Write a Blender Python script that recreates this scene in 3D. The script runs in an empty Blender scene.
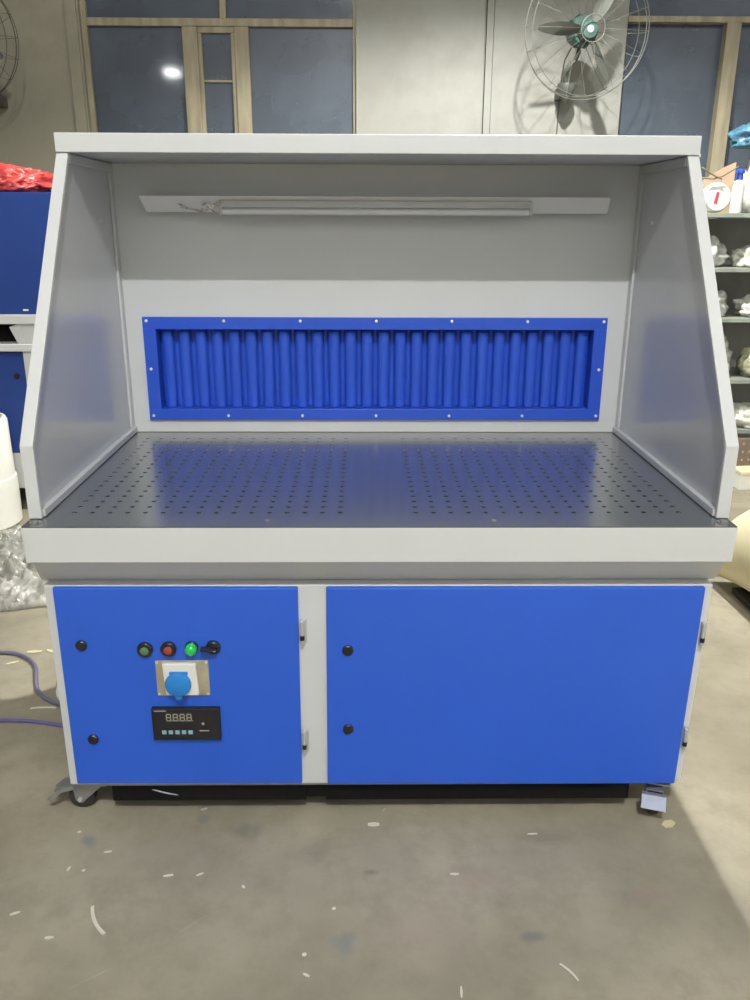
import bpy, bmesh, math, random
from mathutils import Vector, Matrix, noise
random.seed(7)
PI = math.pi
sc = bpy.context.scene
COL = sc.collection

# ------------------------------------------------------------------ materials
def nodes_of(m):
    m.use_nodes = True
    nt = m.node_tree
    return nt, nt.nodes, nt.links, nt.nodes['Principled BSDF']

def mat(name, rgb, rough=.5, metal=0, var=.0, scale=8, bump=0, bscale=60, spec=.5, coat=0, trans=0, alpha=1, emit=None, es=1, stretch=None):
    m = bpy.data.materials.new(name)
    nt, N, L, b = nodes_of(m)
    b.inputs['Base Color'].default_value = (*rgb, 1)
    b.inputs['Roughness'].default_value = rough
    b.inputs['Metallic'].default_value = metal
    b.inputs['Specular IOR Level'].default_value = spec
    b.inputs['Coat Weight'].default_value = coat
    b.inputs['Transmission Weight'].default_value = trans
    b.inputs['Alpha'].default_value = alpha
    tc = N.new('ShaderNodeTexCoord')
    src = tc.outputs['Object']
    if stretch:
        mp = N.new('ShaderNodeMapping'); mp.inputs['Scale'].default_value = stretch
        L.new(src, mp.inputs['Vector']); src = mp.outputs['Vector']
    n = N.new('ShaderNodeTexNoise'); n.inputs['Scale'].default_value = scale; n.inputs['Detail'].default_value = 5
    L.new(src, n.inputs['Vector'])
    if var:
        r = N.new('ShaderNodeValToRGB')
        r.color_ramp.elements[0].position = .3; r.color_ramp.elements[1].position = .7
        r.color_ramp.elements[0].color = (*[c*(1-var) for c in rgb], 1)
        r.color_ramp.elements[1].color = (*[min(1, c*(1+var)) for c in rgb], 1)
        L.new(n.outputs['Fac'], r.inputs['Fac']); L.new(r.outputs['Color'], b.inputs['Base Color'])
    if bump:
        n2 = N.new('ShaderNodeTexNoise'); n2.inputs['Scale'].default_value = bscale; n2.inputs['Detail'].default_value = 3
        L.new(src, n2.inputs['Vector'])
        bp = N.new('ShaderNodeBump'); bp.inputs['Strength'].default_value = bump; bp.inputs['Distance'].default_value = .01
        L.new(n2.outputs['Fac'], bp.inputs['Height']); L.new(bp.outputs['Normal'], b.inputs['Normal'])
    if emit:
        b.inputs['Emission Color'].default_value = (*emit, 1); b.inputs['Emission Strength'].default_value = es
    return m

def patches(m, spots):
    """worn marks that belong to the floor: (x, y, rx, ry, rgb, strength)"""
    nt = m.node_tree; N, L = nt.nodes, nt.links
    b = N['Principled BSDF']
    cur = b.inputs['Base Color'].links[0].from_socket
    geo = N.new('ShaderNodeTexCoord')
    wn = N.new('ShaderNodeTexNoise'); wn.inputs['Scale'].default_value = 30; wn.inputs['Detail'].default_value = 4
    L.new(geo.outputs['Object'], wn.inputs['Vector'])
    for (x, y, rx, ry, rot, rgb, st) in spots:
        mp = N.new('ShaderNodeMapping'); mp.vector_type = 'TEXTURE'
        mp.inputs['Location'].default_value = (x, y+.5, 0); mp.inputs['Scale'].default_value = (rx, ry, 1)
        mp.inputs['Rotation'].default_value = (0, 0, rot)
        L.new(geo.outputs['Object'], mp.inputs['Vector'])
        ln = N.new('ShaderNodeVectorMath'); ln.operation = 'LENGTH'; L.new(mp.outputs['Vector'], ln.inputs[0])
        ad = N.new('ShaderNodeMath'); ad.operation = 'MULTIPLY_ADD'; L.new(wn.outputs['Fac'], ad.inputs[0]); ad.inputs[1].default_value = 1.6
        L.new(ln.outputs['Value'], ad.inputs[2])
        mr = N.new('ShaderNodeMapRange'); mr.inputs['From Min'].default_value = 1.9; mr.inputs['From Max'].default_value = 1.1
        mr.inputs['To Min'].default_value = 0; mr.inputs['To Max'].default_value = st
        L.new(ad.outputs[0], mr.inputs['Value'])
        mx = N.new('ShaderNodeMix'); mx.data_type = 'RGBA'
        L.new(mr.outputs['Result'], mx.inputs['Factor']); L.new(cur, mx.inputs['A']); mx.inputs['B'].default_value = (*rgb, 1)
        cur = mx.outputs['Result']
    L.new(cur, b.inputs['Base Color'])

def two_noise(m, c1, c2, c3, s1, s2):
    nt = m.node_tree; N, L = nt.nodes, nt.links; b = N['Principled BSDF']
    tc = N.new('ShaderNodeTexCoord')
    a = N.new('ShaderNodeTexNoise'); a.inputs['Scale'].default_value = s1; a.inputs['Detail'].default_value = 6
    d = N.new('ShaderNodeTexNoise'); d.inputs['Scale'].default_value = s2; d.inputs['Detail'].default_value = 8; d.inputs['Roughness'].default_value = .65
    L.new(tc.outputs['Object'], a.inputs['Vector']); L.new(tc.outputs['Object'], d.inputs['Vector'])
    r = N.new('ShaderNodeValToRGB'); r.color_ramp.elements[0].position = .35; r.color_ramp.elements[1].position = .68
    r.color_ramp.elements[0].color = (*c1, 1); r.color_ramp.elements[1].color = (*c2, 1)
    L.new(a.outputs['Fac'], r.inputs['Fac'])
    r2 = N.new('ShaderNodeValToRGB'); r2.color_ramp.elements[0].position = .45; r2.color_ramp.elements[1].position = .75
    r2.color_ramp.elements[0].color = (0, 0, 0, 1); r2.color_ramp.elements[1].color = (.55, .55, .55, 1)
    L.new(d.outputs['Fac'], r2.inputs['Fac'])
    mx = N.new('ShaderNodeMix'); mx.data_type = 'RGBA'
    L.new(r2.outputs['Color'], mx.inputs['Factor']); L.new(r.outputs['Color'], mx.inputs['A']); mx.inputs['B'].default_value = (*c3, 1)
    L.new(mx.outputs['Result'], b.inputs['Base Color'])

M = {}
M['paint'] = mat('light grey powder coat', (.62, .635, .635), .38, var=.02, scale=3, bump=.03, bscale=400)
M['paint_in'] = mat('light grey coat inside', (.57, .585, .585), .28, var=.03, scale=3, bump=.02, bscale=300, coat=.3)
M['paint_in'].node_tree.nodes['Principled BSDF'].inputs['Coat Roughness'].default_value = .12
M['paint_bounce'] = mat('grey coat with bounce light', (.82, .82, .80), .4)  # bracket colour lightened to stand in for bounce off the worktop
M['blue_b'] = mat('darker blue coat', (.012, .048, .25), .4, var=.08, scale=2.5)  # deeper blue than the workbench doors
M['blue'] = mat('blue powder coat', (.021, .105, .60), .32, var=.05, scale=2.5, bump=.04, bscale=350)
M['blue_f'] = mat('blue filter coat', (.022, .085, .56), .35, var=.04, scale=4)
M['steel'] = mat('worktop sheet steel', (.098, .108, .108), .25, var=.12, scale=5, spec=1.0, stretch=(1, 6, 1), coat=1)
M['steel'].node_tree.nodes['Principled BSDF'].inputs['Coat Roughness'].default_value = .2
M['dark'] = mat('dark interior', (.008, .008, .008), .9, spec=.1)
M['black'] = mat('black plastic', (.012, .012, .014), .35, var=.1)
M['rubber'] = mat('dark rubber', (.025, .025, .025), .6, var=.2)
M['zinc'] = mat('zinc plated steel', (.34, .35, .35), .38, metal=.7, var=.15, scale=20)
M['chrome'] = mat('chrome', (.75, .76, .78), .15, metal=1, var=.05)
M['hinge'] = mat('satin chrome hinge', (.55, .57, .58), .45, metal=.4)
M['brightm'] = mat('bright plated steel', (.20, .22, .28), .5, metal=.4, var=.1, scale=30)
M['screw'] = mat('bright screw head', (.8, .8, .8), .3, metal=.6)
M['tube'] = mat('lamp tube glass', (.72, .73, .72), .2)
M['batten'] = mat('lamp housing', (.50, .51, .51), .35)
M['wire'] = mat('mixed wire', (.55, .52, .48), .5, var=.75, scale=90)
M['green'] = mat('green lamp cap', (.01, .42, .06), .25, coat=.5, emit=(.01, .6, .08), es=.25)
M['dgreen'] = mat('dull green button', (.10, .21, .08), .4)
M['red'] = mat('dull red button', (.32, .05, .03), .4)
M['plate'] = mat('socket plate', (.46, .42, .30), .35, metal=.35, var=.15, scale=30)
M['white'] = mat('white plastic', (.78, .78, .72), .35, var=.03)
M['sock'] = mat('sky blue plastic', (.02, .22, .62), .4)
M['seg'] = mat('unlit display segment', (.28, .27, .23), .5)
M['disp'] = mat('display window', (.045, .042, .038), .25)
M['key'] = mat('pale blue key', (.25, .42, .52), .4)
M['ink'] = mat('grey printing', (.35, .35, .34), .5)
M['floor'] = mat('concrete floor', (.3, .28, .22), .75, bump=.12, bscale=45)
two_noise(M['floor'], (.24, .216, .158), (.36, .326, .245), (.182, .162, .118), 2.6, 13)
SP = []
SP += [(-.685, -.022, .030, .018, -.9, (.17, .185, .20), .7), (-.075, -.32, .032, .03, 0, (.18, .205, .20), .7), (.31, -.31, .03, .02, 0, (.14, .14, .14), .6),
       (.22, -.16, .09, .05, 0, (.30, .23, .19), .5), (.40, -.02, .09, .03, 0, (.17, .16, .12), .5), (-.32, .01, .05, .03, 0, (.15, .15, .13), .6),
       (-.15, -.06, .07, .04, .4, (.18, .165, .13), .4), (.08, -.3, .13, .09, 0, (.33, .27, .22), .4), (-.02, -.13, .02, .012, 0, (.13, .12, .1), .6),
       (-.39, -.27, .05, .002, .75, (.40, .38, .32), .35), (-.56, -.40, .045, .002, .6, (.42, .40, .34), .35), (.59, -.2, .05, .03, 0, (.28, .2, .17), .5),
       (-.43, .05, .02, .02, 0, (.15, .16, .18), .5), (-.9, -.25, .2, .1, .3, (.2, .185, .145), .4), (1.0, .2, .02, .006, .3, (.15, .13, .1), .6)]
patches(M['floor'], SP)
M['wall'] = mat('dirty plaster', (.6, .6, .5), .85, bump=.15, bscale=12)
two_noise(M['wall'], (.265, .265, .24), (.315, .32, .295), (.21, .20, .17), .9, 3.5)
M['wall_l'] = mat('dingy plaster', (.3, .3, .2), .85, bump=.15, bscale=12)
two_noise(M['wall_l'], (.27, .255, .195), (.33, .31, .24), (.19, .175, .13), .9, 3.5)
M['wall_o'] = mat('unseen bounce wall', (.80, .80, .78), .9, var=.04, scale=1.5)  # unseen walls and ceiling, made pale to bounce fill light
M['ceil'] = mat('ceiling sheet', (.45, .45, .42), .9, var=.1)
M['wood'] = mat('old yellow window wood', (.30, .265, .18), .6, var=.25, scale=6, stretch=(4, 4, .6))
M['glass'] = mat('dusty night glass', (.085, .105, .135), .06, var=.2, scale=3, spec=.6, alpha=.8)
M['fan'] = mat('fan grey green paint', (.085, .092, .08), .5, var=.2, scale=10)
M['fang'] = mat('fan motor green', (.05, .10, .085), .5, var=.2)
M['cage'] = mat('fan cage wire', (.16, .16, .14), .5, metal=.3)
M['dcage'] = mat('dark cage wire', (.07, .065, .05), .5)
M['redbag'] = mat('red plastic film', (.70, .07, .06), .3, var=.4, scale=18, coat=.6, spec=.8, bump=.6, bscale=35)
M['clear'] = mat('clear plastic film', (.50, .50, .45), .1, var=.3, scale=14, spec=1, alpha=.5, bump=1, bscale=40)
M['bag'] = mat('milky bag film', (.42, .43, .40), .2, var=.45, scale=18, spec=.8, bump=.8, bscale=25)
M['bagw'] = mat('white bag film', (.7, .7, .62), .25, var=.3, scale=18, spec=.8, bump=.8, bscale=25)
M['bagg'] = mat('olive bag film', (.42, .42, .28), .25, var=.3, scale=14, spec=.8, bump=.8, bscale=25)
M['bbag'] = mat('blue net film', (.06, .16, .24), .35, var=.5, scale=16, bump=.8, bscale=30)
M['shelf'] = mat('grey green shelf', (.26, .29, .25), .5, var=.15)
M['rackdark'] = mat('rack shade sheet', (.24, .24, .22), .6, var=.3, scale=4)
M['card'] = mat('brown card', (.42, .30, .20), .8, var=.15)
M['brown'] = mat('brown perforated board', (.20, .155, .12), .7, var=.2)
M['cream'] = mat('cream foam roll', (.74, .68, .46), .6, var=.08, scale=5)
M['blk'] = mat('dark shadow slab', (.03, .028, .025), .7)
M['cable'] = mat('violet grey cable', (.16, .15, .24), .4)
M['cable2'] = mat('blue violet cable', (.12, .10, .30), .4)
M['chip'] = mat('white scrap', (.66, .63, .54), .6)
M['chipy'] = mat('yellow scrap', (.62, .56, .36), .6)
M['chips'] = mat('silver scrap', (.6, .6, .6), .3, metal=.5)

# ------------------------------------------------------------------ mesh builder
WL = {}
def wl(o): return WL.get(o.name, Vector((0, 0, 0)))

class MB:
    def __init__(s): s.b = bmesh.new(); s.T = Matrix()
    def v(s, p): return s.b.verts.new(s.T @ Vector(p))
    def f(s, vs):
        try: return s.b.faces.new(vs)
        except ValueError: return None
    def box(s, x0, x1, y0, y1, z0, z1):
        V = [s.v((x, y, z)) for x in (x0, x1) for y in (y0, y1) for z in (z0, z1)]
        for q in ((0, 1, 3, 2), (4, 6, 7, 5), (0, 4, 5, 1), (2, 3, 7, 6), (0, 2, 6, 4), (1, 5, 7, 3)): s.f([V[i] for i in q])
        return s
    def prism(s, pts, d):
        """closed polygon pts (3-D) swept by vector d"""
        d = Vector(d)
        A = [s.v(p) for p in pts]; B = [s.v(Vector(p)+d) for p in pts]
        s.f(A[::-1]); s.f(B)
        for i in range(len(pts)):
            j = (i+1) % len(pts); s.f([A[i], A[j], B[j], B[i]])
        return s
    def lathe(s, prof, c=(0, 0, 0), axis='Z', n=24, caps=True):
        c = Vector(c); rings = []
        for (r, h) in prof:
            ring = []
            for k in range(n):
                a = 2*PI*k/n; u, w = r*math.cos(a), r*math.sin(a)
                p = {'Z': (u, w, h), 'Y': (u, h, w), 'X': (h, u, w)}[axis]
                ring.append(s.v(c+Vector(p)))
            rings.append(ring)
        for a, b in zip(rings, rings[1:]):
            for k in range(n): s.f([a[k], a[(k+1) % n], b[(k+1) % n], b[k]])
        if caps: s.f(rings[0]); s.f(rings[-1])
        return s
    def cyl(s, c, r, h0, h1, axis='Z', n=24): return s.lathe([(r, h0), (r, h1)], c, axis, n)
    def tube(s, pts, r, n=8, smooth=0):
        P = [Vector(p) for p in pts]
        for _ in range(smooth):
            Q = [P[0]]
            for a, b in zip(P, P[1:]): Q += [a*.75+b*.25, a*.25+b*.75]
            Q.append(P[-1]); P = Q
        rs = r if isinstance(r, (list, tuple)) else [r]*len(P)
        rings = []
        up = Vector((0, 0, 1))
        t0 = (P[1]-P[0]).normalized()
        if abs(t0.dot(up)) > .9: up = Vector((1, 0, 0))
        for i, p in enumerate(P):
            t = (P[min(i+1, len(P)-1)]-P[max(i-1, 0)]).normalized()
            u = up - t*up.dot(t)
            if u.length < 1e-6: u = t.orthogonal()
            u.normalize(); w = t.cross(u); up = u
            rings.append([s.v(p+(u*math.cos(2*PI*k/n)+w*math.sin(2*PI*k/n))*rs[i]) for k in range(n)])
        for a, b in zip(rings, rings[1:]):
            for k in range(n): s.f([a[k], a[(k+1) % n], b[(k+1) % n], b[k]])
        s.f(rings[0]); s.f(rings[-1])
        return s
    def torus(s, c, R, r, normal=(0, 1, 0), n=48, m=6):
        c = Vector(c); nn = Vector(normal).normalized(); u = nn.orthogonal().normalized(); w = nn.cross(u)
        rings = []
        for k in range(n):
            a = 2*PI*k/n; d = u*math.cos(a)+w*math.sin(a)
            rings.append([s.v(c+d*(R+r*math.cos(2*PI*j/m))+nn*r*math.sin(2*PI*j/m)) for j in range(m)])
        for i in range(n):
            a, b = rings[i], rings[(i+1) % n]
            for j in range(m): s.f([a[j], a[(j+1) % m], b[(j+1) % m], b[j]])
        return s
    def lump(s, c, size, seed=0, amp=.25, freq=3.0, sub=4, flat=True, ridge=True):
        """crumpled sack: a displaced ball sitting on the height c.z"""
        t = bmesh.new(); bmesh.ops.create_icosphere(t, subdivisions=sub, radius=1)
        c = Vector(c); mp = {}
        off = Vector((seed*7.3, seed*3.1, seed*1.7))
        for v in t.verts:
            p = v.co.copy(); k = 0
            k += amp*noise.noise(p*freq*.5+off)
            q = noise.noise(p*freq*1.6+off*2)
            k += amp*(1-abs(q)*4 if ridge else q)*.35
            k += amp*.25*noise.noise(p*freq*4+off)
            p = p*(1+k)
            if flat and p.z < -.55: p.z = -.55-(p.z+.55)*-.05
            mp[v] = s.v(c+Vector((p.x*size[0], p.y*size[1], (p.z+.58)*size[2]/1.58)))
        for f in t.faces: s.f([mp[v] for v in f.verts])
        t.free(); return s
    def build(s, name, m, parent=None, bevel=0, smooth=False, auto=None):
        bmesh.ops.recalc_face_normals(s.b, faces=s.b.faces[:])
        vs = [v.co for v in s.b.verts]
        lo = Vector([min(v[i] for v in vs) for i in range(3)]); hi = Vector([max(v[i] for v in vs) for i in range(3)])
        c = (lo+hi)/2
        if parent is None: c.z = lo.z
        for v in s.b.verts: v.co -= c
        me = bpy.data.meshes.new(name); s.b.to_mesh(me); s.b.free()
        o = bpy.data.objects.new(name, me); COL.objects.link(o); me.materials.append(m)
        if smooth:
            for p in me.polygons: p.use_smooth = True
            if auto:
                e = o.modifiers.new('split', 'EDGE_SPLIT'); e.split_angle = auto
        if bevel:
            b = o.modifiers.new('bevel', 'BEVEL'); b.width = bevel; b.segments = 2; b.limit_method = 'ANGLE'
        WL[o.name] = c.copy()
        if parent is not None: o.parent = parent; o.location = c - wl(parent)
        else: o.location = c
        return o

def root(name, loc, label, cat, group=None):
    o = bpy.data.objects.new(name, None); COL.objects.link(o); o.location = loc; WL[o.name] = Vector(loc)
    o.empty_display_size = .1
    o['label'] = label; o['category'] = cat
    if group: o['group'] = group
    return o
def tag(o, label, cat, group=None):
    o['label'] = label; o['category'] = cat
    if group: o['group'] = group
    return o
def struct(o): o['kind'] = 'structure'; return o
A35 = math.radians(35)

# ------------------------------------------------------------------ room
RX0, RX1, RY0, RY1, RH = -4.6, 4.6, -5.2, 4.2, 4.5
struct(MB().box(RX0-.2, RX1+.2, RY0-.2, RY1+.2, -.1, 0).build('floor', M['floor']))
struct(MB().box(RX0-.2, RX1+.2, RY0-.2, RY1+.2, RH, RH+.1).build('ceiling', M['wall_o']))
struct(MB().box(RX0-.2, RX0, RY0-.2, RY1+.2, 0, RH).build('wall_left', M['wall_l']))
struct(MB().box(RX1, RX1+.2, RY0-.2, RY1+.2, 0, RH).build('wall_right', M['wall_o']))
struct(MB().box(RX0, RX1, RY0-.2, RY0, 0, RH).build('wall_front', M['wall_o']))
# back wall, with its two window openings
W1 = (-1.79, -.085, 1.15, 3.1); W2 = (1.60, 3.3, 1.15, 3.1)
w = MB()
w.box(W1[1], .712, RY1, RY1+.22, 0, RH); w.box(.728, .768, RY1+.003, RY1+.22, 0, RH); w.box(.773, W2[0], RY1+.002, RY1+.22, 0, RH)
w.box(W2[1], RX1, RY1, RY1+.22, 0, RH)
for W in (W1, W2): w.box(W[0], W[1], RY1, RY1+.22, 0, W[2]); w.box(W[0], W[1], RY1, RY1+.22, W[3], RH)
w.box(.712, .728, RY1+.05, RY1+.22, 0, RH); w.box(.768, .773, RY1+.02, RY1+.22, 0, RH)
wb = struct(w.build('wall_back', M['wall']))
struct(MB().box(RX0, W1[0], RY1, RY1+.22, 0, RH).build('wall_back_left', M['wall_l']))
# window reveal strip beside the left window (plaster band, slightly proud)
struct(MB().box(-1.87, -1.80, RY1-.02, RY1-.0005, 0, RH).build('trim_1', M['wall_l'], bevel=.004))

def window(n, frames, panes, sill):
    f = MB()
    for a in frames:
        if len(a) == 6: f.box(*a)
        else: f.prism(*a)
    fr = struct(f.build('window_%d' % n, M['wood'], bevel=.004))
    for p in panes: MB().box(*p).build('pane', M['glass'], fr)
    return fr
Y = RY1
fr1 = [(W1[0], W1[0]+.035, Y+.03, Y+.10, W1[2], W1[3]), (W1[1]-.02, W1[1], Y+.03, Y+.10, W1[2], W1[3]),
       (W1[0]+.035, W1[1]-.02, Y+.03, Y+.10, W1[2], W1[2]+.05), (W1[0]+.035, W1[1]-.02, Y+.03, Y+.10, W1[3]-.05, W1[3]),
       (W1[0]+.035, W1[1]-.02, Y+.025, Y+.10, 2.535, 2.58),
       (-1.17, -1.075, Y+.026, Y+.10, W1[2]+.05, 2.535), (-.845, -.755, Y+.026, Y+.10, W1[2]+.05, 2.535),
       (-.93, -.89, Y+.03, Y+.10, 2.58, W1[3]-.05),
       (-1.075, -.845, Y+.035, Y+.095, 2.50, 2.535), (-1.075, -1.05, Y+.035, Y+.095, W1[2]+.05, 2.50), (-.87, -.845, Y+.035, Y+.095, W1[2]+.05, 2.50),
       (-1.05, -.87, Y+.045, Y+.085, 2.222, 2.236)]
window(1, fr1, [(W1[0]+.03, -1.17, Y+.06, Y+.066, W1[2]+.05, 2.54), (-1.06, -.86, Y+.06, Y+.066, W1[2]+.05, 2.51), (-.755, W1[1]-.02, Y+.06, Y+.066, W1[2]+.05, 2.54),
                (W1[0]+.03, W1[1]-.02, Y+.06, Y+.066, 2.57, W1[3]-.05)], None)
fr2 = [(W2[0], W2[0]+.012, Y+.03, Y+.10, W2[2], W2[3]), (W2[1]-.04, W2[1], Y+.03, Y+.10, W2[2], W2[3]),
       (W2[0]+.012, W2[1]-.04, Y+.03, Y+.10, W2[2], W2[2]+.05), (W2[0]+.012, W2[1]-.04, Y+.03, Y+.10, W2[3]-.05, W2[3]),
       (W2[0]+.012, W2[1]-.04, Y+.025, Y+.10, 2.575, 2.61),
       (2.235, 2.325, Y+.022, Y+.10, W2[2]+.05, 2.575),
       (2.75, 2.83, Y+.026, Y+.10, W2[2]+.05, 2.575)]
window(2, fr2, [(W2[0]+.01, W2[1]-.03, Y+.102, Y+.108, W2[2]+.04, 2.58), (W2[0]+.01, W2[1]-.03, Y+.104, Y+.11, 2.60, W2[3]-.04)], None)

# ------------------------------------------------------------------ the downdraft bench
B = root('downdraft_workbench', (0, .43, 0), 'grey and blue downdraft workbench with open hood, perforated top and two blue doors', 'workbench')
ZT, ZS = .776, .696
XO, XI, XL = .753, .7255, .7375
YB = .835
# cabinet
c = MB()
c.prism([(-.7466, .0626, .617), (.7466, .0626, .617), (.734, .0626, .092), (-.7455, .0626, .092)], (0, .80, 0))
c.prism([(-.7525, .0225, ZS), (-.7525, .090, .6175), (-.7525, .86, .6175), (-.7525, .86, ZS)], (1.505, 0, 0))  # band under the apron, sloped inward so its face stays shaded
for v_ in c.b.verts:
    if abs(v_.co.z-.6175) < 1e-4: v_.co.x *= 1.012
c.build('cabinet', M['paint'], B, bevel=.003)
MB().box(-.74, .72, .066, .86, .0848, .0919).build('base_rail', M['zinc'], B, bevel=.002)
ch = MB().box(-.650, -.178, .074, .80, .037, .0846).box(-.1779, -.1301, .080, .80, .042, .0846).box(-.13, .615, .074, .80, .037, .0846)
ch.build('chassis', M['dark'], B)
# apron round the worktop
s = MB()
s.prism([(-.7535, 0, ZT), (.7535, 0, ZT), (.7515, 0, ZS), (-.7515, 0, ZS)], (0, .022, 0))
for sg in (-1, 1): s.box(sg*.7525, sg*.7305, .0221, .87, ZS, ZT-.006)
s.box(-.7305, .7305, .848, .87, ZS, ZT-.006)
s.build('apron', M['paint'], B, bevel=.0025)
MB().box(-.7300, .7300, .0225, .8475, ZS+.01, ZS+.016).build('hole_shade', M['dark'], B)  # near-black sheet painted as the shade seen through the holes

# perforated plates
def plate(x0, x1, y0, y1, hx0, hy0, nx, ny, d, r, parent):
    m = MB(); zt, th = ZT+.0012, .0022
    hx1, hy1 = hx0+nx*d, hy0+ny*d
    def q(a, b, c_, d_):
        if b-a > 1e-5 and d_-c_ > 1e-5: m.f([m.v((a, c_, zt)), m.v((b, c_, zt)), m.v((b, d_, zt)), m.v((a, d_, zt))])
    q(x0, x1, y0, hy0); q(x0, x1, hy1, y1); q(x0, hx0, hy0, hy1); q(hx1, x1, hy0, hy1)
    for i in range(nx):
        for j in range(ny):
            cx, cy = hx0+(i+.5)*d, hy0+(j+.5)*d
            sq, ci, cb = [], [], []
            for k in range(8):
                a = PI/4*k; ux, uy = math.cos(a), math.sin(a); g = max(abs(ux), abs(uy))
                sq.append(m.v((cx+ux/g*d/2, cy+uy/g*d/2, zt)))
                ci.append(m.v((cx+ux*r, cy+uy*r, zt))); cb.append(m.v((cx+ux*r, cy+uy*r, zt-th)))
            for k in range(8):
                l = (k+1) % 8
                m.f([sq[k], sq[l], ci[l], ci[k]]); m.f([ci[k], ci[l], cb[l], cb[k]])
    # folded rim
    m.box(x0, x1, y0, y0+.002, zt-.006, zt-.0002); m.box(x0, x1, y1-.002, y1, zt-.006, zt-.0002)
    bmesh.ops.remove_doubles(m.b, verts=m.b.verts[:], dist=1e-5)
    o = m.build('perforated_plate', M['steel'], parent)
    return o
D = .0388
plate(-.7515, -.00005, .0005, YB, -.69, .073, 16, 18, D, .0058, B)
plate(.00005, .7515, .0005, YB, .0585, .073, 16, 18, D, .0058, B)
for (x, y) in ((-.242, .042), (.243, .040)):
    MB().lathe([(.006, ZT+.0012), (.006, ZT+.003), (.003, ZT+.004)], (x, y, 0), 'Z', 12).build('plate_screw', M['zinc'], B)
for x in (-.730, .733):
    MB().lathe([(.012, ZT+.0013), (.012, ZT+.003)], (x-.002, .026, 0), 'Z', 16).lathe([(.0075, ZT+.003), (.0075, ZT+.006), (.004, ZT+.0075)], (x-.002, .026, 0), 'Z', 12).build('corner_bolt', M['zinc'], B)

# hood side panels, roof, back
prof = [(.048, ZT+.0025), (.048, .939), (.4665, 1.5355), (.865, 1.5355), (.865, ZT+.0025)]
for sg in (-1, 1):
    p = MB()
    p.prism([(sg*XL, y, z) for y, z in [(.060, ZT+.0025), (.060, .9365), (.480, 1.5355), (.865, 1.5355), (.865, ZT+.0025)]], (sg*(XO-XL), 0, 0))
    # folded front flange, following the kinked edge
    fl = [(.048, ZT+.0025), (.048, .939), (.4665, 1.5355), (.480, 1.5355), (.060, .9365), (.060, ZT+.0025)]
    p.prism([(sg*XI, y, z) for y, z in fl], (sg*(XO-XI), 0, 0))
    sp = p.build('side_panel', M['paint'], B, bevel=.0015)
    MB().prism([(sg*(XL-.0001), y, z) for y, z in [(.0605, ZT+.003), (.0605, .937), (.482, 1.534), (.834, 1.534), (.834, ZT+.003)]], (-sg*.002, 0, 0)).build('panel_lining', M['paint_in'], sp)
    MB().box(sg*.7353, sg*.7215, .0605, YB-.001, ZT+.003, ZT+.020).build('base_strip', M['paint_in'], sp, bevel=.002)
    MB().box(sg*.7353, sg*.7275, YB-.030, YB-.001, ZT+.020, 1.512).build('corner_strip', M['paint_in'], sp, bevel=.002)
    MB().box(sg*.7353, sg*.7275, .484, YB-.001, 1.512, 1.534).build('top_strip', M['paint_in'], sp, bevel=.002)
    MB().lathe([(.005, 0), (.005, -sg*.003), (.002, -sg*.004)], (sg*.7353, .70, 1.385), 'X', 10).build('panel_screw', M['screw'], sp)
r = MB()
r.box(-.7525, .7525, .460, .4665, 1.5355, 1.5775)
r.box(-.7525, .7525, .4666, .868, 1.562, 1.5775)
r.box(-.7515, .7515, .4666, .868, 1.5358, 1.5605)
roof = r.build('hood_roof', M['paint'], B, bevel=.002)
MB().lathe([(.004, 0), (.004, .006)], (.7525, .475, 1.535), 'X', 10).build('roof_screw', M['screw'], roof)
OX0, OX1, OZ0, OZ1 = -.644, .640, .848, 1.088
k = MB()
k.box(-XL, XL, YB, YB+.02, ZT+.003, OZ0); k.box(-XL, XL, YB, YB+.02, OZ1, 1.535)
k.box(-XL, OX0, YB, YB+.02, OZ0, OZ1); k.box(OX1, XL, YB, YB+.02, OZ0, OZ1)
k.box(-XL, XL, YB+.0605, YB+.065, ZT, 1.535)
k.build('back_panel', M['paint'], B)

# blue filter frame and baffles
fr = MB()
F0, F1, FZ0, FZ1 = -.679, .675, .817, 1.121
fy = YB-.010
fr.box(F0, F1, fy, YB-.0003, FZ0, OZ0+.002); fr.box(F0, F1, fy, YB-.0003, OZ1-.002, FZ1)
fr.box(F0, OX0+.002, fy, YB-.0003, OZ0+.002, OZ1-.002); fr.box(OX1-.002, F1, fy, YB-.0003, OZ0+.002, OZ1-.002)
for (a, b_, c_, d_) in ((OX0, OX1, OZ0, OZ0+.002), (OX0, OX1, OZ1-.002, OZ1), (OX0, OX0+.002, OZ0+.002, OZ1-.002), (OX1-.002, OX1, OZ0+.002, OZ1-.002)):
    fr.box(a, b_, YB-.0003, YB+.05, c_, d_)
ff = fr.build('filter_frame', M['blue_f'], B, bevel=.001)
ba = MB()
pitch = .0488; nb = 26; x0 = OX0+.003
for i in range(nb):
    cx = x0+.0245+i*pitch*(OX1-OX0-.006)/(nb*pitch)
    # front channel, curved outward, with a domed top end
    pts = []
    for t in range(9):
        a = PI*t/8; pts.append((cx-.0160*math.cos(a), YB+.026-.014*math.sin(a)**.6))
    zt_ = OZ1-.014
    ring0 = [ba.v((x, y, OZ0+.004)) for x, y in pts]; ring1 = [ba.v((x, y, zt_)) for x, y in pts]
    ring2 = [ba.v((cx+(x-cx)*.6, YB+.03+(y-YB-.03)*.6, zt_+.010)) for x, y in pts]
    top = ba.v((cx, YB+.03, zt_+.0125))
    for q in range(8):
        ba.f([ring0[q], ring0[q+1], ring1[q+1], ring1[q]]); ba.f([ring1[q], ring1[q+1], ring2[q+1], ring2[q]]); ba.f([ring2[q], ring2[q+1], top])
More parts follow.
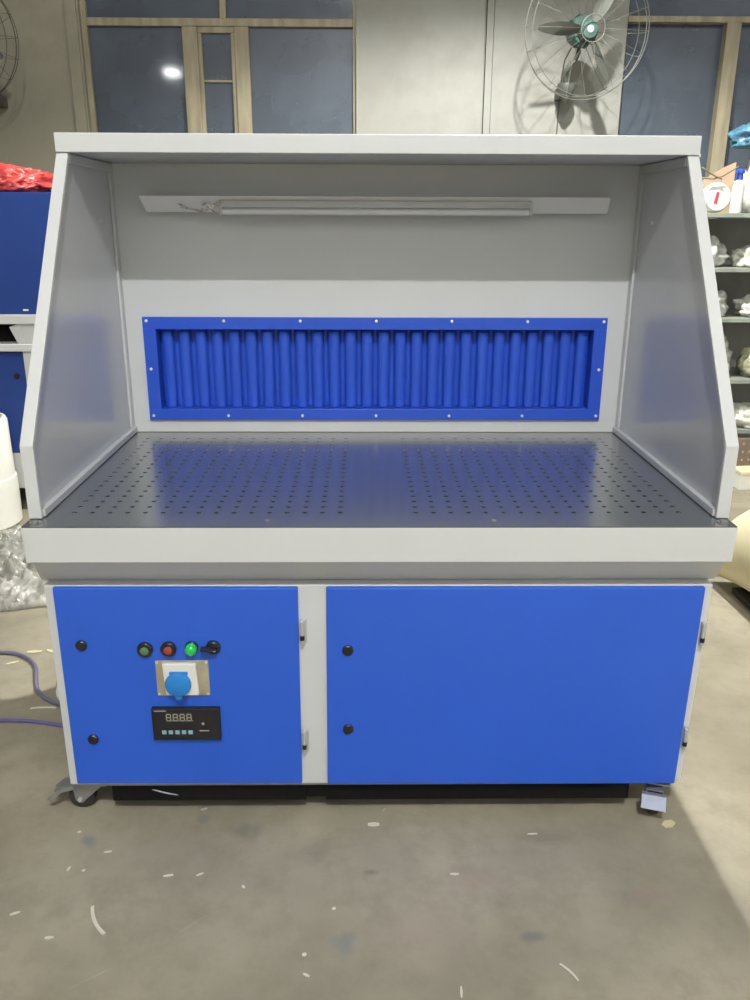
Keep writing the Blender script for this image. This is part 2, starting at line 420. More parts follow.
for i in range(nb+1):
    cx = x0+i*(OX1-OX0-.006)/nb
    pts = []
    for t in range(7):
        a = PI*t/6; pts.append((max(OX0+.0025, min(OX1-.0025, cx-.013*math.cos(a))), YB+.030+.014*math.sin(a)))
    r0 = [ba.v((x, y, OZ0+.004)) for x, y in pts]; r1 = [ba.v((x, y, OZ1-.004)) for x, y in pts]
    for q in range(6): ba.f([r0[q], r0[q+1], r1[q+1], r1[q]])
ba.build('filter_baffles', M['blue_f'], B, smooth=True, auto=A35)
sx = [-.667, -.443, -.221, 0, .22, .441, .664]
for x in sx:
    for z in (1.110, .830):
        MB().lathe([(.0045, fy), (.0045, fy-.002), (.002, fy-.003)], (x, 0, z), 'Y', 10).build('screw', M['screw'], ff)
for x in (-.664, .661): MB().lathe([(.0045, fy), (.0045, fy-.002), (.002, fy-.003)], (x, 0, .970), 'Y', 10).build('screw', M['screw'], ff)

# strip light under the hood
g = MB()
g.prism([(-.640, YB-.0005, 1.449), (-.640, .742, 1.449), (-.632, .785, 1.408), (-.630, .790, 1.408), (-.637, .748, 1.4455), (-.637, YB-.0005, 1.4455)], (1.267, 0, 0))
lb = g.build('lamp_bracket', M['paint_bounce'], B, bevel=.001)
MB().box(-.425, .418, .744, .775, 1.420, 1.438).build('lamp_batten', M['batten'], lb, bevel=.001)
tb = MB(); tb.cyl((0, .748, 1.4095), .0085, -.418, .411, 'X', 14); tb.build('lamp_tube', M['tube'], lb, smooth=True, auto=A35)
for x in (-.425, .411): MB().box(x, x+.007, .739, .762, 1.400, 1.4199).build('lamp_holder', M['batten'], lb, bevel=.001)
wr = MB()
wr.tube([(-.535, .748, 1.428), (-.52, .738, 1.424), (-.49, .735, 1.412), (-.46, .737, 1.420), (-.425, .742, 1.43)], .0022, 6, 2)
wr.tube([(-.53, .748, 1.42), (-.50, .736, 1.416), (-.47, .734, 1.408), (-.44, .737, 1.42), (-.42, .742, 1.43)], .0022, 6, 2)
wr.tube([(-.47, .746, 1.426), (-.455, .735, 1.432), (-.44, .735, 1.405), (-.425, .740, 1.41)], .0022, 6, 2)
wr.build('lamp_wires', M['wire'], lb, smooth=True)

# doors
def door(pts, y0=.050, y1=.0622):
    d = MB(); d.prism([(x, y0, z) for x, z in pts], (0, y1-y0, 0))
    return d.build('door', M['blue'], B, bevel=.003)
d1 = door([(-.724, .616), (-.183, .615), (-.185, .101), (-.724, .103)])
d2 = door([(-.120, .615), (.7255, .614), (.716, .096), (-.124, .099)])
def lock(x, z, par):
    MB().lathe([(.0125, .050), (.0125, .0455), (.0105, .0435)], (x, 0, z), 'Y', 20).build('lock', M['black'], par, smooth=True, auto=A35)
for a in ((-.674, .475, d1), (-.672, .229, d1), (-.073, .461, d2), (-.073, .254, d2)): lock(*a)
def hinge(x, z, par):
    h = MB(); h.lathe([(.0045, z-.028), (.0045, z+.028)], (x, .0500, 0), 'Z', 12)
    h.box(x-.002, x+.0095, .0560, .0621, z-.028, z+.028)
    o = h.build('hinge', M['hinge'], par, bevel=.001)
    MB().lathe([(.0052, z-.018), (.0052, z-.007)], (x, .0495, 0), 'Z', 12).build('hinge_pin_cover', M['black'], par)
for a in ((-.1755, .505, d1), (-.177, .218, d1), (.7335, .497, d2), (.7265, .222, d2)): hinge(*a)

# control pieces on the left door
FY = .0499
def bezel(name, x, z, cap, r=.0180, lab=None):
    e = MB().lathe([(r, FY), (r, FY-.006), (r*.82, FY-.010), (r*.68, FY-.010)], (x, 0, z), 'Y', 24).build(name, M['black'], B, smooth=True, auto=A35)
    if lab: e['label'] = lab
    MB().lathe([(r*.55, FY-.006), (r*.55, FY-.012), (r*.42, FY-.0135), (r*.1, FY-.014)], (x, 0, z), 'Y', 20).build('button_cap', cap, e, smooth=True, auto=A35)
    return e
bezel('push_button', -.531, .465, M['dgreen'], lab='dull green push button')
bezel('push_button', -.478, .466, M['red'], lab='red push button')
MB().lathe([(.0155, FY), (.0155, FY-.005), (.0135, FY-.007)], (-.426, 0, .469), 'Y', 24).build('pilot_lamp', M['black'], B, smooth=True, auto=A35)
pl = bpy.data.objects['pilot_lamp']; pl['label'] = 'bright green pilot lamp'
MB().lathe([(.0135, FY-.007), (.0135, FY-.014), (.011, FY-.019), (.006, FY-.022), (.001, FY-.023)], (-.426, 0, .469), 'Y', 24).build('lamp_lens', M['green'], pl, smooth=True, auto=A35)
sw = MB().lathe([(.0165, FY), (.0165, FY-.006), (.013, FY-.010)], (-.377, 0, .470), 'Y', 24).build('selector_switch', M['black'], B, smooth=True, auto=A35)
h = MB(); h.T = Matrix.Translation((-.377, 0, .470)) @ Matrix.Rotation(math.radians(8), 4, 'Y')
h.box(-.027, .009, FY-.022, FY-.0101, -.0045, .0045); h.build('switch_lever', M['black'], sw, bevel=.002)
MB().box(-.374, -.368, FY-.0225, FY-.0221, .469, .471).build('lever_mark', M['ink'], sw)

so = MB().box(-.5115, -.3905, FY-.003, FY, .346, .437).build('power_socket', M['plate'], B, bevel=.0015)
MB().prism([(-.494, FY-.0031, .434), (-.418, FY-.0031, .434), (-.414, FY-.0031, .352), (-.490, FY-.0031, .352)], (0, -.0102, 0)).build('socket_housing', M['white'], so, bevel=.003)
MB().box(-.478, -.436, FY-.0165, FY-.0135, .407, .415).build('cover_hinge', M['sock'], so, bevel=.001)
cv = MB(); cv.lathe([(.029, FY-.0135), (.030, FY-.019), (.028, FY-.024), (.024, FY-.026)], (-.459, 0, .384), 'Y', 28)
cv.prism([(-.468, FY-.0135, .362), (-.450, FY-.0135, .362), (-.452, FY-.0135, .348), (-.466, FY-.0135, .348)], (0, -.009, 0))
cv.build('socket_cover', M['sock'], so, smooth=True, auto=A35)
for x in (-.507, -.395):
    for z in (.351, .432): MB().lathe([(.003, FY-.003), (.003, FY-.005)], (x, 0, z), 'Y', 10).build('screw', M['screw'], so)

_MT = Matrix.Translation((.005, 0, .006))
def MT():
    q_ = MB(); q_.T = _MT; return q_
mt = MT().box(-.533, -.375, FY-.012, FY, .226, .311).build('control_meter', M['black'], B, bevel=.002)
MT().box(-.502, -.438, FY-.0125, FY-.0121, .276, .300).build('display', M['disp'], mt)
sg_ = MT()
for i in range(4):
    cx = -.4935+i*.0158; cz = .288; hw, hh, t = .0048, .0085, .0011; y0, y1 = FY-.0131, FY-.0126
    for dz in (-hh, 0, hh): sg_.box(cx-hw, cx+hw, y0, y1, cz+dz-t, cz+dz+t)
    for dx in (-hw, hw):
        sg_.box(cx+dx-t, cx+dx+t, y0, y1, cz-hh+t, cz-t); sg_.box(cx+dx-t, cx+dx+t, y0, y1, cz+t, cz+hh-t)
    sg_.box(cx+.0068, cx+.0088, y0, y1, cz-hh-t, cz-hh+t)
sg_.build('display_digits', M['seg'], mt)
for i in range(5):
    cx = -.506+i*.0152
    MT().box(cx-.005, cx+.005, FY-.0135, FY-.0121, .2435, .2535).build('meter_key', M['key'], mt, bevel=.001)
MT().box(-.418, -.412, FY-.0125, FY-.0121, .268, .274).build('indicator_dot', M['ink'], mt)
pr = MT()
for i in range(5): pr.box(-.526+i*.0055, -.5205+i*.0055, FY-.0124, FY-.0121, .3035, .3062)
pr.build('meter_print', M['ink'], mt); pr = MT()
for i in range(4): pr.box(-.424+i*.0055, -.4185+i*.0055, FY-.0124, FY-.0121, .2508, .2538)
pr.build('meter_print', M['ink'], mt)

# casters
def caster(x, y, ang, bright=False):
    T = Matrix.Translation((x, y, 0)) @ Matrix.Rotation(ang, 4, 'Z')   # local: +x = trailing side, axle along y
    e = MB(); e.T = T; e.box(-.040, .040, -.034, .034, .0805, .0845)
    e.lathe([(.022, .0715), (.022, .0805)], (0, 0, 0), 'Z', 20)
    cs = e.build('caster', M['zinc'], B, bevel=.001)
    ax, az, wr_ = .034, .033, .033
    f_ = MB(); f_.T = T
    for s_ in (-1, 1):
        f_.prism([(-.022, s_*.018, .0715), (.050, s_*.018, .0715), (.050, s_*.018, .060), (ax+.012, s_*.018, az-.004), (ax+.004, s_*.018, az-.012), (ax-.006, s_*.018, az-.011), (ax-.014, s_*.018, az-.002)], (0, s_*.003, 0))
    f_.box(-.022, .050, -.018, .018, .0685, .0715)
    f_.build('caster_fork', M['brightm'] if bright else M['zinc'], cs, bevel=.001)
    w_ = MB(); w_.T = T; w_.lathe([(wr_-.006, -.0135), (wr_-.001, -.010), (wr_, 0), (wr_-.001, .010), (wr_-.006, .0135)], (ax, 0, az), 'Y', 28)
    w_.build('wheel', M['rubber'], cs, smooth=True, auto=A35)
    b2 = MB(); b2.T = T; b2.cyl((ax, 0, az), .0055, -.026, .026, 'Y', 10); b2.build('axle_bolt', M['screw'], cs)
    p = MB(); p.T = T
    if bright:
        p.prism([(.050, -.030, .066), (.060, -.030, .064), (.084, -.030, .040), (.081, -.030, .037), (.058, -.030, .059), (.050, -.030, .061)], (0, .058, 0))
    else:
        for s_ in (-1, 1):
            p.prism([(.048, s_*.020-.002, .069), (.085, s_*.023-.002, .061), (.115, s_*.026-.002, .036), (.104, s_*.026-.002, .030), (.078, s_*.023-.002, .052), (.048, s_*.020-.002, .060)], (0, .004, 0))
        p.prism([(.050, -.018, .069), (.085, -.020, .063), (.100, -.020, .052), (.098, -.020, .049), (.084, -.020, .059), (.050, -.018, .065)], (0, .039, 0))
    p.build('brake_pedal', M['brightm'] if bright else M['zinc'], cs, bevel=.001)
caster(-.700, .105, math.radians(178))
caster(.688, .104, math.radians(-108), True)
caster(-.690, .78, math.radians(120))
caster(.680, .78, math.radians(60))
# drain hose and rusty bracket seen in the gap under the cabinet
MB().tube([(.42, .16, .075), (.47, .13, .055), (.55, .13, .045), (.62, .16, .06), (.66, .2, .076)], .006, 8, 2).build('earth_wire', M['brown'], B, smooth=True)
MB().tube([(-.62, .10, .077), (-.56, .075, .07), (-.50, .07, .055), (-.46, .09, .04)], .002, 6, 2).build('loose_wire', M['zinc'], B, smooth=True)

# ------------------------------------------------------------------ machine behind on the left
Q = root('cabinet_machine', (-1.95, 2.75, 0), 'second blue and grey sheet metal cabinet standing behind the left side of the workbench', 'cabinet')
q = MB()
q.box(-2.5, -1.655, 2.40, 3.10, .292, .80); q.box(-1.655, -1.40, 2.36, 3.10, .11, .80); q.box(-2.5, -1.655, 2.38, 3.10, .11, .292)
q.box(-2.5, -1.40, 2.45, 3.10, .80, .93)
q.box(-1.640, -1.40, 2.362, 2.4499, .8005, .9245)
q.prism([(-1.64, 2.362, .9245), (-1.64, 2.362, .8005), (-1.66, 2.362, .8005), (-1.705, 2.362, .91), (-1.66, 2.362, .9245)], (0, .087, 0))
q.build('frame', M['paint'], Q, bevel=.003)
MB().box(-2.5, -1.39, 2.34, 3.10, .925, .968).build('ledge', M['paint'], Q, bevel=.003)
MB().box(-2.5, -1.39, 2.34, 2.4, .798, .832).build('lower_ledge', M['paint'], Q, bevel=.003)
MB().box(-2.5, -1.645, 2.441, 2.4498, .8325, .9245).build('slot', M['dark'], Q)
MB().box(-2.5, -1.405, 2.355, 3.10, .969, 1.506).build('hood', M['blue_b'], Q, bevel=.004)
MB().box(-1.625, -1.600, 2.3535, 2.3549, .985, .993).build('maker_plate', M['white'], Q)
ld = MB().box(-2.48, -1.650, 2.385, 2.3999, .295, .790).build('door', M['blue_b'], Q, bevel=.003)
MB().lathe([(.013, 2.385), (.013, 2.377)], (-1.706, 0, .674), 'Y', 16).build('lock', M['black'], ld)
for (x, y) in ((-1.68, 2.43), (-2.42, 2.43), (-2.42, 3.02), (-1.48, 3.02)):
    MB().box(x-.06, x+.035, y-.03, y+.03, .085, .1099).cyl((x, y, .043), .043, -.016, .016, 'X', 20).box(x-.024, x-.018, y-.02, y+.02, .03, .085).box(x+.018, x+.024, y-.02, y+.02, .03, .085).build('caster', M['rubber'], Q)

tag(MB().lump((-1.70, 2.52, 1.510), (.20, .13, .115), 3, .35, 3.2, 5).lump((-1.50, 2.53, 1.525), (.13, .08, .065), 8, .4, 3.5, 4).build('plastic_bag', M['redbag'], smooth=True),
    'crumpled red plastic bag lying on top of the blue cabinet', 'bag')

bk = MB()
bk.lathe([(.176, 0), (.190, .012), (.192, .20), (.190, .235), (.184, .24), (.181, .50), (.174, .515), (.160, .518), (.158, .45), (.150, .2), (.10, .19)], (-1.880, 2.16, 0), 'Z', 48)
bkt = bk.build('bucket', M['white'], smooth=True, auto=A35)
tag(bkt, 'tall white plastic bucket on the floor beside the blue cabinet', 'bucket')

# clear film on the floor
fm = MB(); n = 110
def fz(u, v, x, y):
    e = min(u, 1-u, v, 1-v)*4
    e = min(1, max(0, e))
    p = Vector((x*5, y*5, 1.3))
    return .006+e**.6*(.075+.05*noise.noise(p)+.045*(1-abs(noise.noise(p*1.9))*4)*.6+.03*noise.noise(p*6)+.02*(1-abs(noise.noise(p*4))*5)+.03*max(0, v-.3))
G = []
for i in range(n+1):
    row = []
    for j in range(n+1):
        u, v = i/n, j/n
        xl = -2.15+.03*math.sin(9*v); xr = -1.10-.10*v+.03*noise.noise(Vector((v*6, 0, 4)))-.30*max(0, v-.6)
        x = xl+(xr-xl)*u
        yf = 1.035+.235*u**1.3+.02*noise.noise(Vector((u*9, 2, 0))); yb = 2.02-.14*(1-u)-.3*max(0,.35-u)+.04*noise.noise(Vector((u*7, 5, 0)))
        y = yf+(yb-yf)*v
        row.append(fm.v((x, y, max(.004, fz(u, v, x, y)))))
    G.append(row)
for i in range(n):
    for j in range(n): fm.f([G[i][j], G[i+1][j], G[i+1][j+1], G[i][j+1]])
fo = fm.build('plastic_film', M['clear'], smooth=True)
sol = fo.modifiers.new('s', 'SOLIDIFY'); sol.thickness = .001
tag(fo, 'crumpled clear plastic film spread on the floor in front of the white bucket', 'plastic film')

# cables on the floor
tag(MB().tube([(-1.75, .93, .007), (-1.40, .885, .007), (-1.261, .878, .007), (-1.192, .871, .007), (-1.11, .80, .007), (-1.075, .70, .007), (-1.04, .62, .007), (-.97, .56, .007), (-.85, .52, .007), (-.75, .55, .02), (-.70, .6, .05)], .0065, 8, 2).build('power_cable', M['cable'], smooth=True),
    'violet grey cable bending toward the left side of the workbench', 'cable')
tag(MB().tube([(-1.7, .50, .006), (-1.3, .475, .006), (-1.095, .473, .006), (-1.0, .470, .006), (-.912, .446, .006), (-.80, .42, .006), (-.65, .42, .006), (-.5, .5, .006)], .0055, 8, 2).build('power_cable', M['cable2'], smooth=True),
    'straight blue violet cable running under the left side of the workbench', 'cable')
tag(MB().tube([(-1.14, .80, .006), (-1.02, .85, .006), (-1.0, .70, .006), (-.97, .585, .006), (-.9, .56, .006)][2:], .006, 8, 2).build('power_cable', M['tube'], smooth=True), 'short pale grey cable end lying beside the bend of the violet cable', 'cable')

# ------------------------------------------------------------------ rack on the right
R_ = root('storage_rack', (2.25, 3.15, 0), 'grey metal storage rack with bagged goods standing behind the right side of the workbench', 'rack')
rx0, rx1, ry0, ry1 = 1.56, 3.00, 2.90, 3.36
SH = [1.435, 1.161, .900, .568, .287]
for x in (rx0, rx1-.035):
    for y in (ry0, ry1-.035): MB().box(x, x+.035, y, y+.035, 0, 1.412).build('post', M['shelf'], R_, bevel=.002)
for z in SH: MB().box(rx0+.0352, rx1-.0352, ry0+.002, ry1-.002, z-.022, z).build('shelf_board', M['shelf'], R_, bevel=.002)
MB().box(rx0+.036, rx1-.036, ry1-.0018, ry1+.004, .2, 1.41).build('shade_sheet', M['rackdark'], R_)  # added sheet, keeps the space between the shelves dark
def sack(x, y, z, sz, m, seed, label, cat='bag', group='bags on the storage rack', name='plastic_bag', amp=.38):
    o = MB().lump((x, y, z+.001), sz, seed, amp, 3.2, 4).build(name, M[m], smooth=True)
    return tag(o, label, cat, group)
sack(1.79, 3.03, 1.161, (.10, .09, .15), 'bag', 11, 'milky plastic bag on the second shelf of the rack, beside the workbench hood')
sack(2.05, 3.03, 1.161, (.085, .09, .11), 'bagw', 12, 'whiter small bag on the second shelf of the rack, at the photo edge')
sack(1.86, 3.03, .900, (.09, .09, .14), 'bag', 13, 'grey bag bunched up on the third shelf of the rack')
sack(2.10, 3.03, .900, (.09, .09, .11), 'bagw', 14, 'pale cream bag on the third shelf of the rack, at the photo edge')
sack(1.93, 3.04, .568, (.085, .09, .21), 'bag', 15, 'large grey bag on the fourth shelf of the rack')
sack(2.17, 3.02, .568, (.095, .09, .16), 'bagg', 16, 'olive yellowish bag on the fourth shelf of the rack')
sack(2.14, 3.02, .287, (.12, .09, .12), 'bagw', 17, 'white crumpled bag on the lowest shelf of the rack')
# things on top of the rack
tr = root('tape_roll', (1.795, 3.0, 1.436), 'white and red round roll lying on top of the rack', 'roll')
MB().lathe([(.030, -.04), (.062, -.036), (.075, -.01), (.075, .01), (.062, .036), (.030, .04)], (1.805, 2.99, 1.5115), 'Y', 32).build('roll', M['white'], tr, smooth=True, auto=A35)
M['redp'] = mat('red wrap', (.6, .05, .07), .4)
rw = MB(); rw.prism([(1.782, 2.9498, 1.5115-.028), (1.800, 2.9498, 1.5115-.030), (1.806, 2.9498, 1.5115+.026), (1.792, 2.9498, 1.5115+.029)], (0, -.0025, 0))
rw.build('red_wrap', M['redp'], tr)
t = MB(); t.T = Matrix.Translation((1.665, 2.97, 1.475)) @ Matrix.Rotation(.25, 4, 'Y')
tag(t.box(-.05, .045, -.03, .03, -.022, .022).build('small_box', M['white'], bevel=.004), 'small white box tilted against the round roll on the rack top', 'box')
t = MB(); t.T = Matrix.Translation((1.86, 3.10, 1.437)) @ Matrix.Rotation(-.12, 4, 'X')
tag(t.prism([(-.10, 0, 0), (.075, 0, 0), (.09, 0, .26), (.03, 0, .235), (-.08, 0, .17)], (0, .012, 0)).build('cardboard_flap', M['card']), 'brown cardboard piece standing behind the round roll on the rack', 'cardboard')
bt = root('spray_bottle', (1.905, 2.96, 1.436), 'white plastic bottle with blue cap on top of the rack', 'bottle')
MB().lathe([(.028, 1.436), (.030, 1.445), (.030, 1.57), (.022, 1.592), (.014, 1.598)], (1.905, 2.96, 0), 'Z', 24).build('bottle_body', M['white'], bt, smooth=True, auto=A35)
M['bcap'] = mat('blue cap', (.03, .08, .45), .4)
MB().lathe([(.017, 1.5985), (.017, 1.625), (.023, 1.63), (.023, 1.645), (.010, 1.652)], (1.905, 2.96, 0), 'Z', 20).build('bottle_cap', M['bcap'], bt, smooth=True, auto=A35)
sack(2.10, 3.20, 1.435, (.12, .10, .28), 'bag', 21, 'tall grey plastic bundle on top of the rack behind the white bottle', name='plastic_bundle')
sack(2.08, 3.18, 1.768, (.15, .10, .12), 'bbag', 22, 'blue net bag lying over the grey bundle on the rack top', name='net_bag')
sack(1.68, 3.14, 1.435, (.07, .06, .20), 'bag', 23, 'beige crumpled wrapper on the rack top beside the workbench hood', name='wrapper')
t = MB(); t.tube([(1.70, 2.93, 1.605), (1.78, 2.93, 1.60), (1.88, 2.93, 1.66)], .004, 6, 1)
t.tube([(1.69, 2.925, 1.655), (1.75, 2.925, 1.62), (1.80, 2.925, 1.60)], .004, 6, 1)
tag(t.build('wire_piece', M['brown'], smooth=True), 'bent brown wire resting over the goods on the rack top', 'wire')
# floor things by the rack
t = MB(); t.T = Matrix.Translation((2.155, 2.83, .0)) @ Matrix.Rotation(.15, 4, 'Z')
t.box(-.13, .13, -.01, .01, .105, .26)
bb = t.build('perforated_board', M['brown'], bevel=.002)
for i in range(6):
    for j in range(3):
        hl = MB(); hl.T = Matrix.Translation((2.155, 2.83, .0)) @ Matrix.Rotation(.15, 4, 'Z')
        hl.cyl((-.10+i*.04, 0, .14+j*.045), .007, -.0125, -.0101, 'Y', 8).build('dot', M['card'], bb)
tag(bb, 'brown board with rows of dots resting on the white box by the rack', 'board')
t = MB(); t.T = Matrix.Translation((2.155, 2.80, .0)) @ Matrix.Rotation(.1, 4, 'Z')
wbx = t.box(-.155, .155, -.1, .1, 0, .085).build('carton', M['white'], bevel=.004)
t = MB(); t.T = Matrix.Translation((2.155, 2.80, .0)) @ Matrix.Rotation(.1, 4, 'Z')
t.box(-.157, .157, -.102, .102, .0852, .1045).build('carton_lid', M['cream'], wbx, bevel=.003)
tag(wbx, 'low white box with cream lid on the floor by the foot of the rack', 'box')
# cream bundle
rl = root('foam_bundle', (1.62, .85, 0), 'large rounded cream bundle lying on a dark slab that paints its shadow to the right of the workbench', 'bundle')
cr = MB(); rings = []
for (y, R0) in ((1.47, .03), (1.46, .09), (1.42, .13), (1.36, .165), (1.28, .20), (1.15, .235), (1.0, .26), (.8, .272), (.2, .272), (.14, .26), (.13, .05)):
    cx = 1.335+R0*.98 if y > .15 else 1.60; cz = .0225+(R0 if y > .14 else .26)
    rings.append([cr.v((cx+R0*math.cos(2*PI*k/48), y, cz+R0*math.sin(2*PI*k/48))) for k in range(48)])
for a, b_ in zip(rings, rings[1:]):
    for k in range(48): cr.f([a[k], a[(k+1) % 48], b_[(k+1) % 48], b_[k]])
cr.f(rings[0]); cr.f(rings[-1])
cr.build('bundle', M['cream'], rl, smooth=True, auto=A35)
MB().box(1.415, 1.90, .12, 1.36, 0, .022).build('shadow_slab', M['blk'], rl, bevel=.002)  # dark slab painted in place of the bundle's shadow on the floor

# ------------------------------------------------------------------ wall fans
def fan(x, y, z, R, a0, mirror, cage, label, yaw, cord=False):
    S = root('wall_fan', (x, y, z), label, 'fan', 'industrial wall fans')
    T = Matrix.Translation((x, y, z)) @ Matrix.Rotation(yaw, 4, 'Z') @ Matrix.Rotation(.10, 4, 'X')
    m = MB(); m.T = T
    m.lathe([(.02, -.075), (.045, -.07), (.055, -.03), (.055, 0)], (0, 0, 0), 'Y', 24)
    m.build('hub', M['fang'], S, smooth=True, auto=A35)
    m = MB(); m.T = T; m.lathe([(.016, -.081), (.02, -.078), (.02, -.0755)], (0, 0, 0), 'Y', 16); m.build('hub_cap', M['screw'], S)
    m = MB(); m.T = T
    m.lathe([(.070, .001), (.082, .02), (.082, .11), (.06, .15), (.03, .155)], (0, 0, 0), 'Y', 24)
    for k in range(10):
        a = 2*PI*k/10; m.tube([(.080*math.cos(a), .02, .080*math.sin(a)), (.088*math.cos(a), .06, .088*math.sin(a)), (.080*math.cos(a), .11, .080*math.sin(a))], .006, 6)
    m.build('motor', M['fang'], S, smooth=True, auto=A35)
    for k in range(3):
        a = a0+k*2*PI/3
        m = MB(); m.T = T @ Matrix.Rotation(-a, 4, 'Y')
        rows = []
        for i in range(9):
            t_ = i/8; rr = .048+(R*.82-.048)*t_
            wd = .022+.022*math.sin(PI*min(1, t_*1.1)**.8) if t_ < .97 else .012
            tw = math.radians(50-22*t_)
            row = []
            for s_ in (-1, 0, 1):
                row.append((rr, -.04+math.sin(tw)*wd*s_, math.cos(tw)*wd*s_+.002*(s_ == 0)))
            rows.append(row)
        for dy in (0,):
            Vt = [[m.v(p) for p in r_] for r_ in rows]; Vb = [[m.v((p[0], p[1]+.003, p[2])) for p in r_] for r_ in rows]
            for i in range(8):
                for j in range(2):
                    m.f([Vt[i][j], Vt[i+1][j], Vt[i+1][j+1], Vt[i][j+1]]); m.f([Vb[i][j], Vb[i][j+1], Vb[i+1][j+1], Vb[i+1][j]])
                m.f([Vt[i][0], Vb[i][0], Vb[i+1][0], Vt[i+1][0]]); m.f([Vt[i][2], Vt[i+1][2], Vb[i+1][2], Vb[i][2]])
            m.f([Vt[0][0], Vt[0][1], Vt[0][2], Vb[0][2], Vb[0][1], Vb[0][0]]); m.f([Vt[8][0], Vt[8][1], Vt[8][2], Vb[8][2], Vb[8][1], Vb[8][0]])
        m.build('blade', M['fan'], S, smooth=True, auto=math.radians(50))
    m = MB(); m.T = T
    m.torus((0, -.01, 0), R, .0032)
    m.torus((0, -.085, 0), R*.95, .0022); m.torus((0, .05, 0), R*.95, .0022)
    for k in range(18):
        a = 2*PI*k/18; ca, sa = math.cos(a), math.sin(a)
        m.tube([(.07*ca, -.115, .07*sa), (R*.6*ca, -.112, R*.6*sa), (R*.95*ca, -.085, R*.95*sa), (R*ca, -.01, R*sa)], .0010, 5)
        m.tube([(.08*ca, .09, .08*sa), (R*.6*ca, .085, R*.6*sa), (R*.95*ca, .05, R*.95*sa), (R*ca, -.01, R*sa)], .0014, 5)
    m.torus((0, -.115, 0), .07, .003, n=24)
    m.build('cage', cage, S, smooth=True)
    s_ = -1 if mirror else 1
    wx = x-.035*s_; wz = z-.30
    m = MB(); m.tube([(x, y+.12, z-.05), (x-.01*s_, y+.13, z-.13), (x-.06*s_, y+.15, z-.17), (x-.07*s_, y+.19, z-.21), (wx, y+.22, wz+.04)], .013, 10, 2)
    m.build('support_arm', M['fan'], S, smooth=True)
    m = MB(); m.lathe([(.055, wz+.055), (.058, wz+.035), (.045, wz), (.018, wz-.045), (.008, wz-.055)], (wx, y+.25, 0), 'Z', 20)
    m.box(wx-.035, wx+.035, y+.27, RY1-.0005, wz-.02, wz+.045)
    m.build('wall_bracket', M['fan'], S, smooth=True, auto=A35)
    if cord:
        MB().tube([(x-.05, y+.12, z-.07), (x-.045, y+.35, z-.12), (x-.045, y+.40, z-.4), (x-.045, y+.40, z-1.1)], .0035, 6, 1).build('power_cord', M['dcage'], S, smooth=True)
    return S
fan(1.245, 3.78, 2.44, .365, math.radians(180), False, M['cage'], 'green and grey wall fan mounted between the two windows', math.radians(8), True)
fan(-2.36, 3.80, 2.38, .34, math.radians(-22), True, M['dcage'], 'dark wall fan on the dingy wall left of the wide window, mostly cut off', math.radians(-8))

# ------------------------------------------------------------------ scraps on the floor
def chip(x, y, l, w_, ang, m, label, name='scrap', bend=0, th=.0025):
    t = MB(); t.T = Matrix.Translation((x, y, 0)) @ Matrix.Rotation(ang, 4, 'Z')
    N_ = 8 if bend else 2; a, b = [], []
    for i in range(N_+1):
        s_ = i/N_*2-1; xx = s_*l/2; yy = bend*(1-s_*s_); ww = w_/2*(1 if bend else (.55+.45*(1-abs(s_))))
        a.append((xx, yy-ww)); b.append((xx, yy+ww))
    t.prism([(p[0], p[1], .0005) for p in a+b[::-1]], (0, 0, th))
    return tag(t.build(name, M[m], bevel=.0005), label, 'scrap', 'scraps on the floor')
chip(-.590, -.262, .086, .0075, math.radians(-58), 'chip', 'curved cream plastic strip on the floor in front of the left door', 'plastic_strip', bend=-.007, th=.004)
chip(.362, -.398, .048, .004, math.radians(-55), 'chip', 'thin pale strip on the floor in front of the right door', 'plastic_strip', bend=.003)
chip(-.472, -.137, .022, .006, .2, 'chip', 'white fleck on the floor beside a lone bright speck, below the meter')
chip(-.402, -.134, .017, .005, .5, 'chip', 'narrow white speck on the floor, just past the fleck below the meter')
chip(-.300, -.172, .010, .006, -.8, 'chip', 'small white speck on the floor below the gap between the doors')
chip(-.100, -.235, .008, .007, .3, 'chip', 'round white speck on the floor above the bluish stain')
chip(-.155, -.352, .009, .008, .3, 'chip', 'upper of two tiny specks nearest the bluish stain')
chip(-.148, -.400, .014, .006, -.5, 'chip', 'lower of two tiny specks nearest the bluish stain')
chip(-.770, -.242, .020, .006, .4, 'chip', 'white flake on the floor near the lower left photo edge')
chip(-.676, -.306, .018, .007, .1, 'chip', 'white flake on the floor beside the curved cream strip')
chip(-.700, -.115, .014, .005, 1.3, 'chip', 'upright white speck on the floor below the left caster')
chip(-.665, -.120, .008, .006, .4, 'chip', 'tiny dull speck right beside the upright white speck')
chip(-.715, .005, .009, .007, .2, 'chip', 'dull speck on the floor beside the silvery scrape mark')
chip(-.628, -.062, .018, .005, .2, 'chip', 'short pale curl on the floor below the silvery scrape mark')
chip(-.013, .026, .028, .014, .0, 'chip', 'cream flake on the floor under the right door lock')
chip(.166, -.138, .020, .006, .0, 'chip', 'bright white fleck alone on the floor beside a reddish stain')
chip(.365, -.010, .024, .004, .05, 'chip', 'thin white sliver on the floor in front of the right door middle')
chip(.702, .022, .034, .026, .5, 'chipy', 'pale yellow square scrap on the floor beside the right caster', 'card_scrap')
chip(-.433, .085, .016, .006, .4, 'chips', 'shiny chip on the floor at the shadow edge under the left door')
chip(.013, .078, .014, .005, 1.0, 'chips', 'shiny chip on the floor at the shadow edge under the right door')
chip(.148, -.440, .024, .005, 1.5, 'chip', 'white sliver at the bottom edge of the photo')
chip(-1.150, .890, .050, .020, .1, 'chipy', 'yellow leaf shaped scrap beside the bend of the violet cable', 'paper_scrap')
chip(-1.095, .893, .040, .016, -.5, 'chipy', 'pale yellow scrap nearest the workbench, past the leaf shaped one', 'paper_scrap')
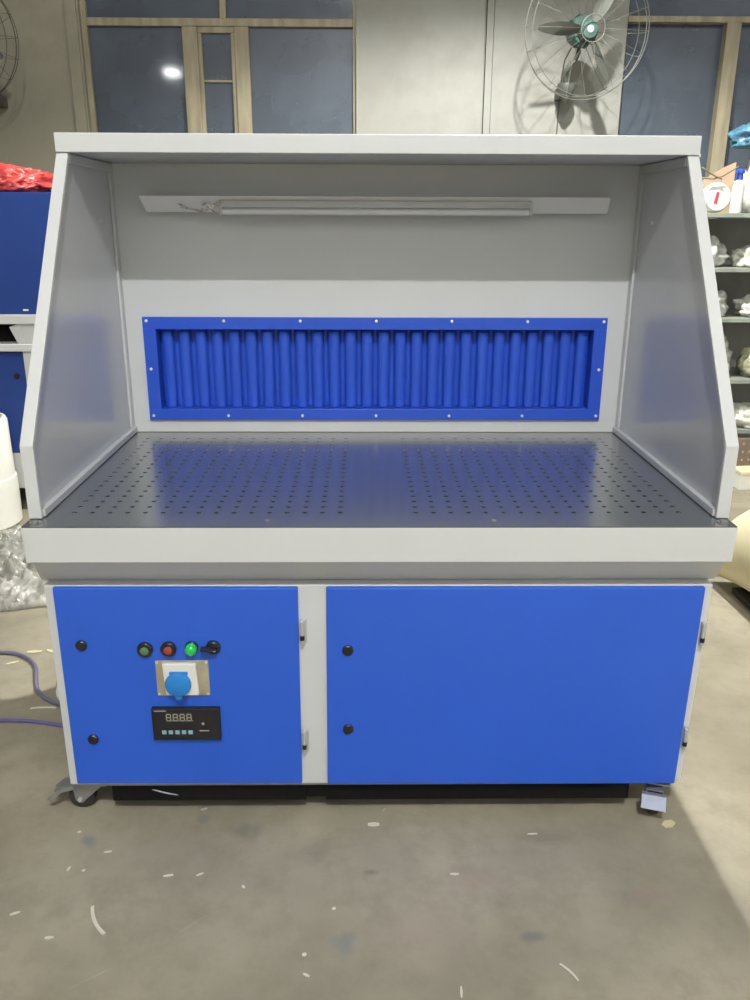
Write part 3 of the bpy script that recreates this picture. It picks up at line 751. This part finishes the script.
chip(-1.195, .815, .040, .012, .5, 'chipy', 'small yellow scrap in front of the violet cable', 'paper_scrap')
chip(-.995, .543, .075, .006, .05, 'chip', 'thin white strip on the floor between the two cables', 'plastic_strip', bend=.004)

# ------------------------------------------------------------------ light
def lamp(x, y, z, e, size, colr=(1, .97, .9)):
    l = bpy.data.lights.new('ceiling_lamp', 'POINT'); l.energy = e; l.shadow_soft_size = size; l.color = colr
    o = bpy.data.objects.new('ceiling_lamp', l); COL.objects.link(o); o.location = (x, y, z); return o
lamp(.15, -2.95, 4.38, 500, .03, (1, 1, 1))
# shaded pendant behind the bench: its dome cuts the light off above the wall's middle
l = bpy.data.lights.new('pendant_lamp', 'SPOT'); l.energy = 830; l.shadow_soft_size = .05; l.color = (1, .985, .93)
l.spot_size = math.radians(136); l.spot_blend = .35
o = bpy.data.objects.new('pendant_lamp', l); COL.objects.link(o); o.location = (.75, 2.0, 3.60)
l = bpy.data.lights.new('tube_lamp', 'AREA'); l.energy = 6; l.shape = 'RECTANGLE'; l.size = .2; l.size_y = .06; l.color = (.97, 1, 1)
o = bpy.data.objects.new('tube_lamp', l); COL.objects.link(o); o.location = (-3.08, -4.6, 3.62); o.rotation_euler = (math.radians(45), 0, math.radians(-25))

w = bpy.data.worlds.new('World'); sc.world = w; w.use_nodes = True
bg = w.node_tree.nodes['Background']; bg.inputs['Color'].default_value = (.06, .085, .15, 1); bg.inputs['Strength'].default_value = 1.2

# ------------------------------------------------------------------ camera
cam = bpy.data.cameras.new('camera'); co = bpy.data.objects.new('camera', cam); COL.objects.link(co); sc.camera = co
F, PIT, YAW, ROL = 837.46, .3204, .0136, .0039
cam.sensor_fit = 'VERTICAL'; cam.sensor_height = 36; cam.lens = F/1000*36; cam.clip_start = .05
fw = Vector((math.sin(YAW)*math.cos(PIT), math.cos(YAW)*math.cos(PIT), -math.sin(PIT)))
rt = Vector((math.cos(YAW), -math.sin(YAW), 0)); up = rt.cross(fw)
r2 = rt*math.cos(ROL)+up*math.sin(ROL); u2 = -rt*math.sin(ROL)+up*math.cos(ROL)
mw = Matrix((r2, u2, -fw)).transposed().to_4x4(); mw.translation = (-.0356, -1.6489, 1.3839)
co.matrix_world = mw

sc.view_settings.view_transform = 'Standard'; sc.view_settings.look = 'None'
sc.view_settings.exposure = -.17; sc.view_settings.gamma = 1; sc.view_settings.use_curve_mapping = False
try:
    sc.cycles.use_denoising = True; sc.cycles.max_bounces = 8; sc.cycles.transparent_max_bounces = 16
except Exception: pass
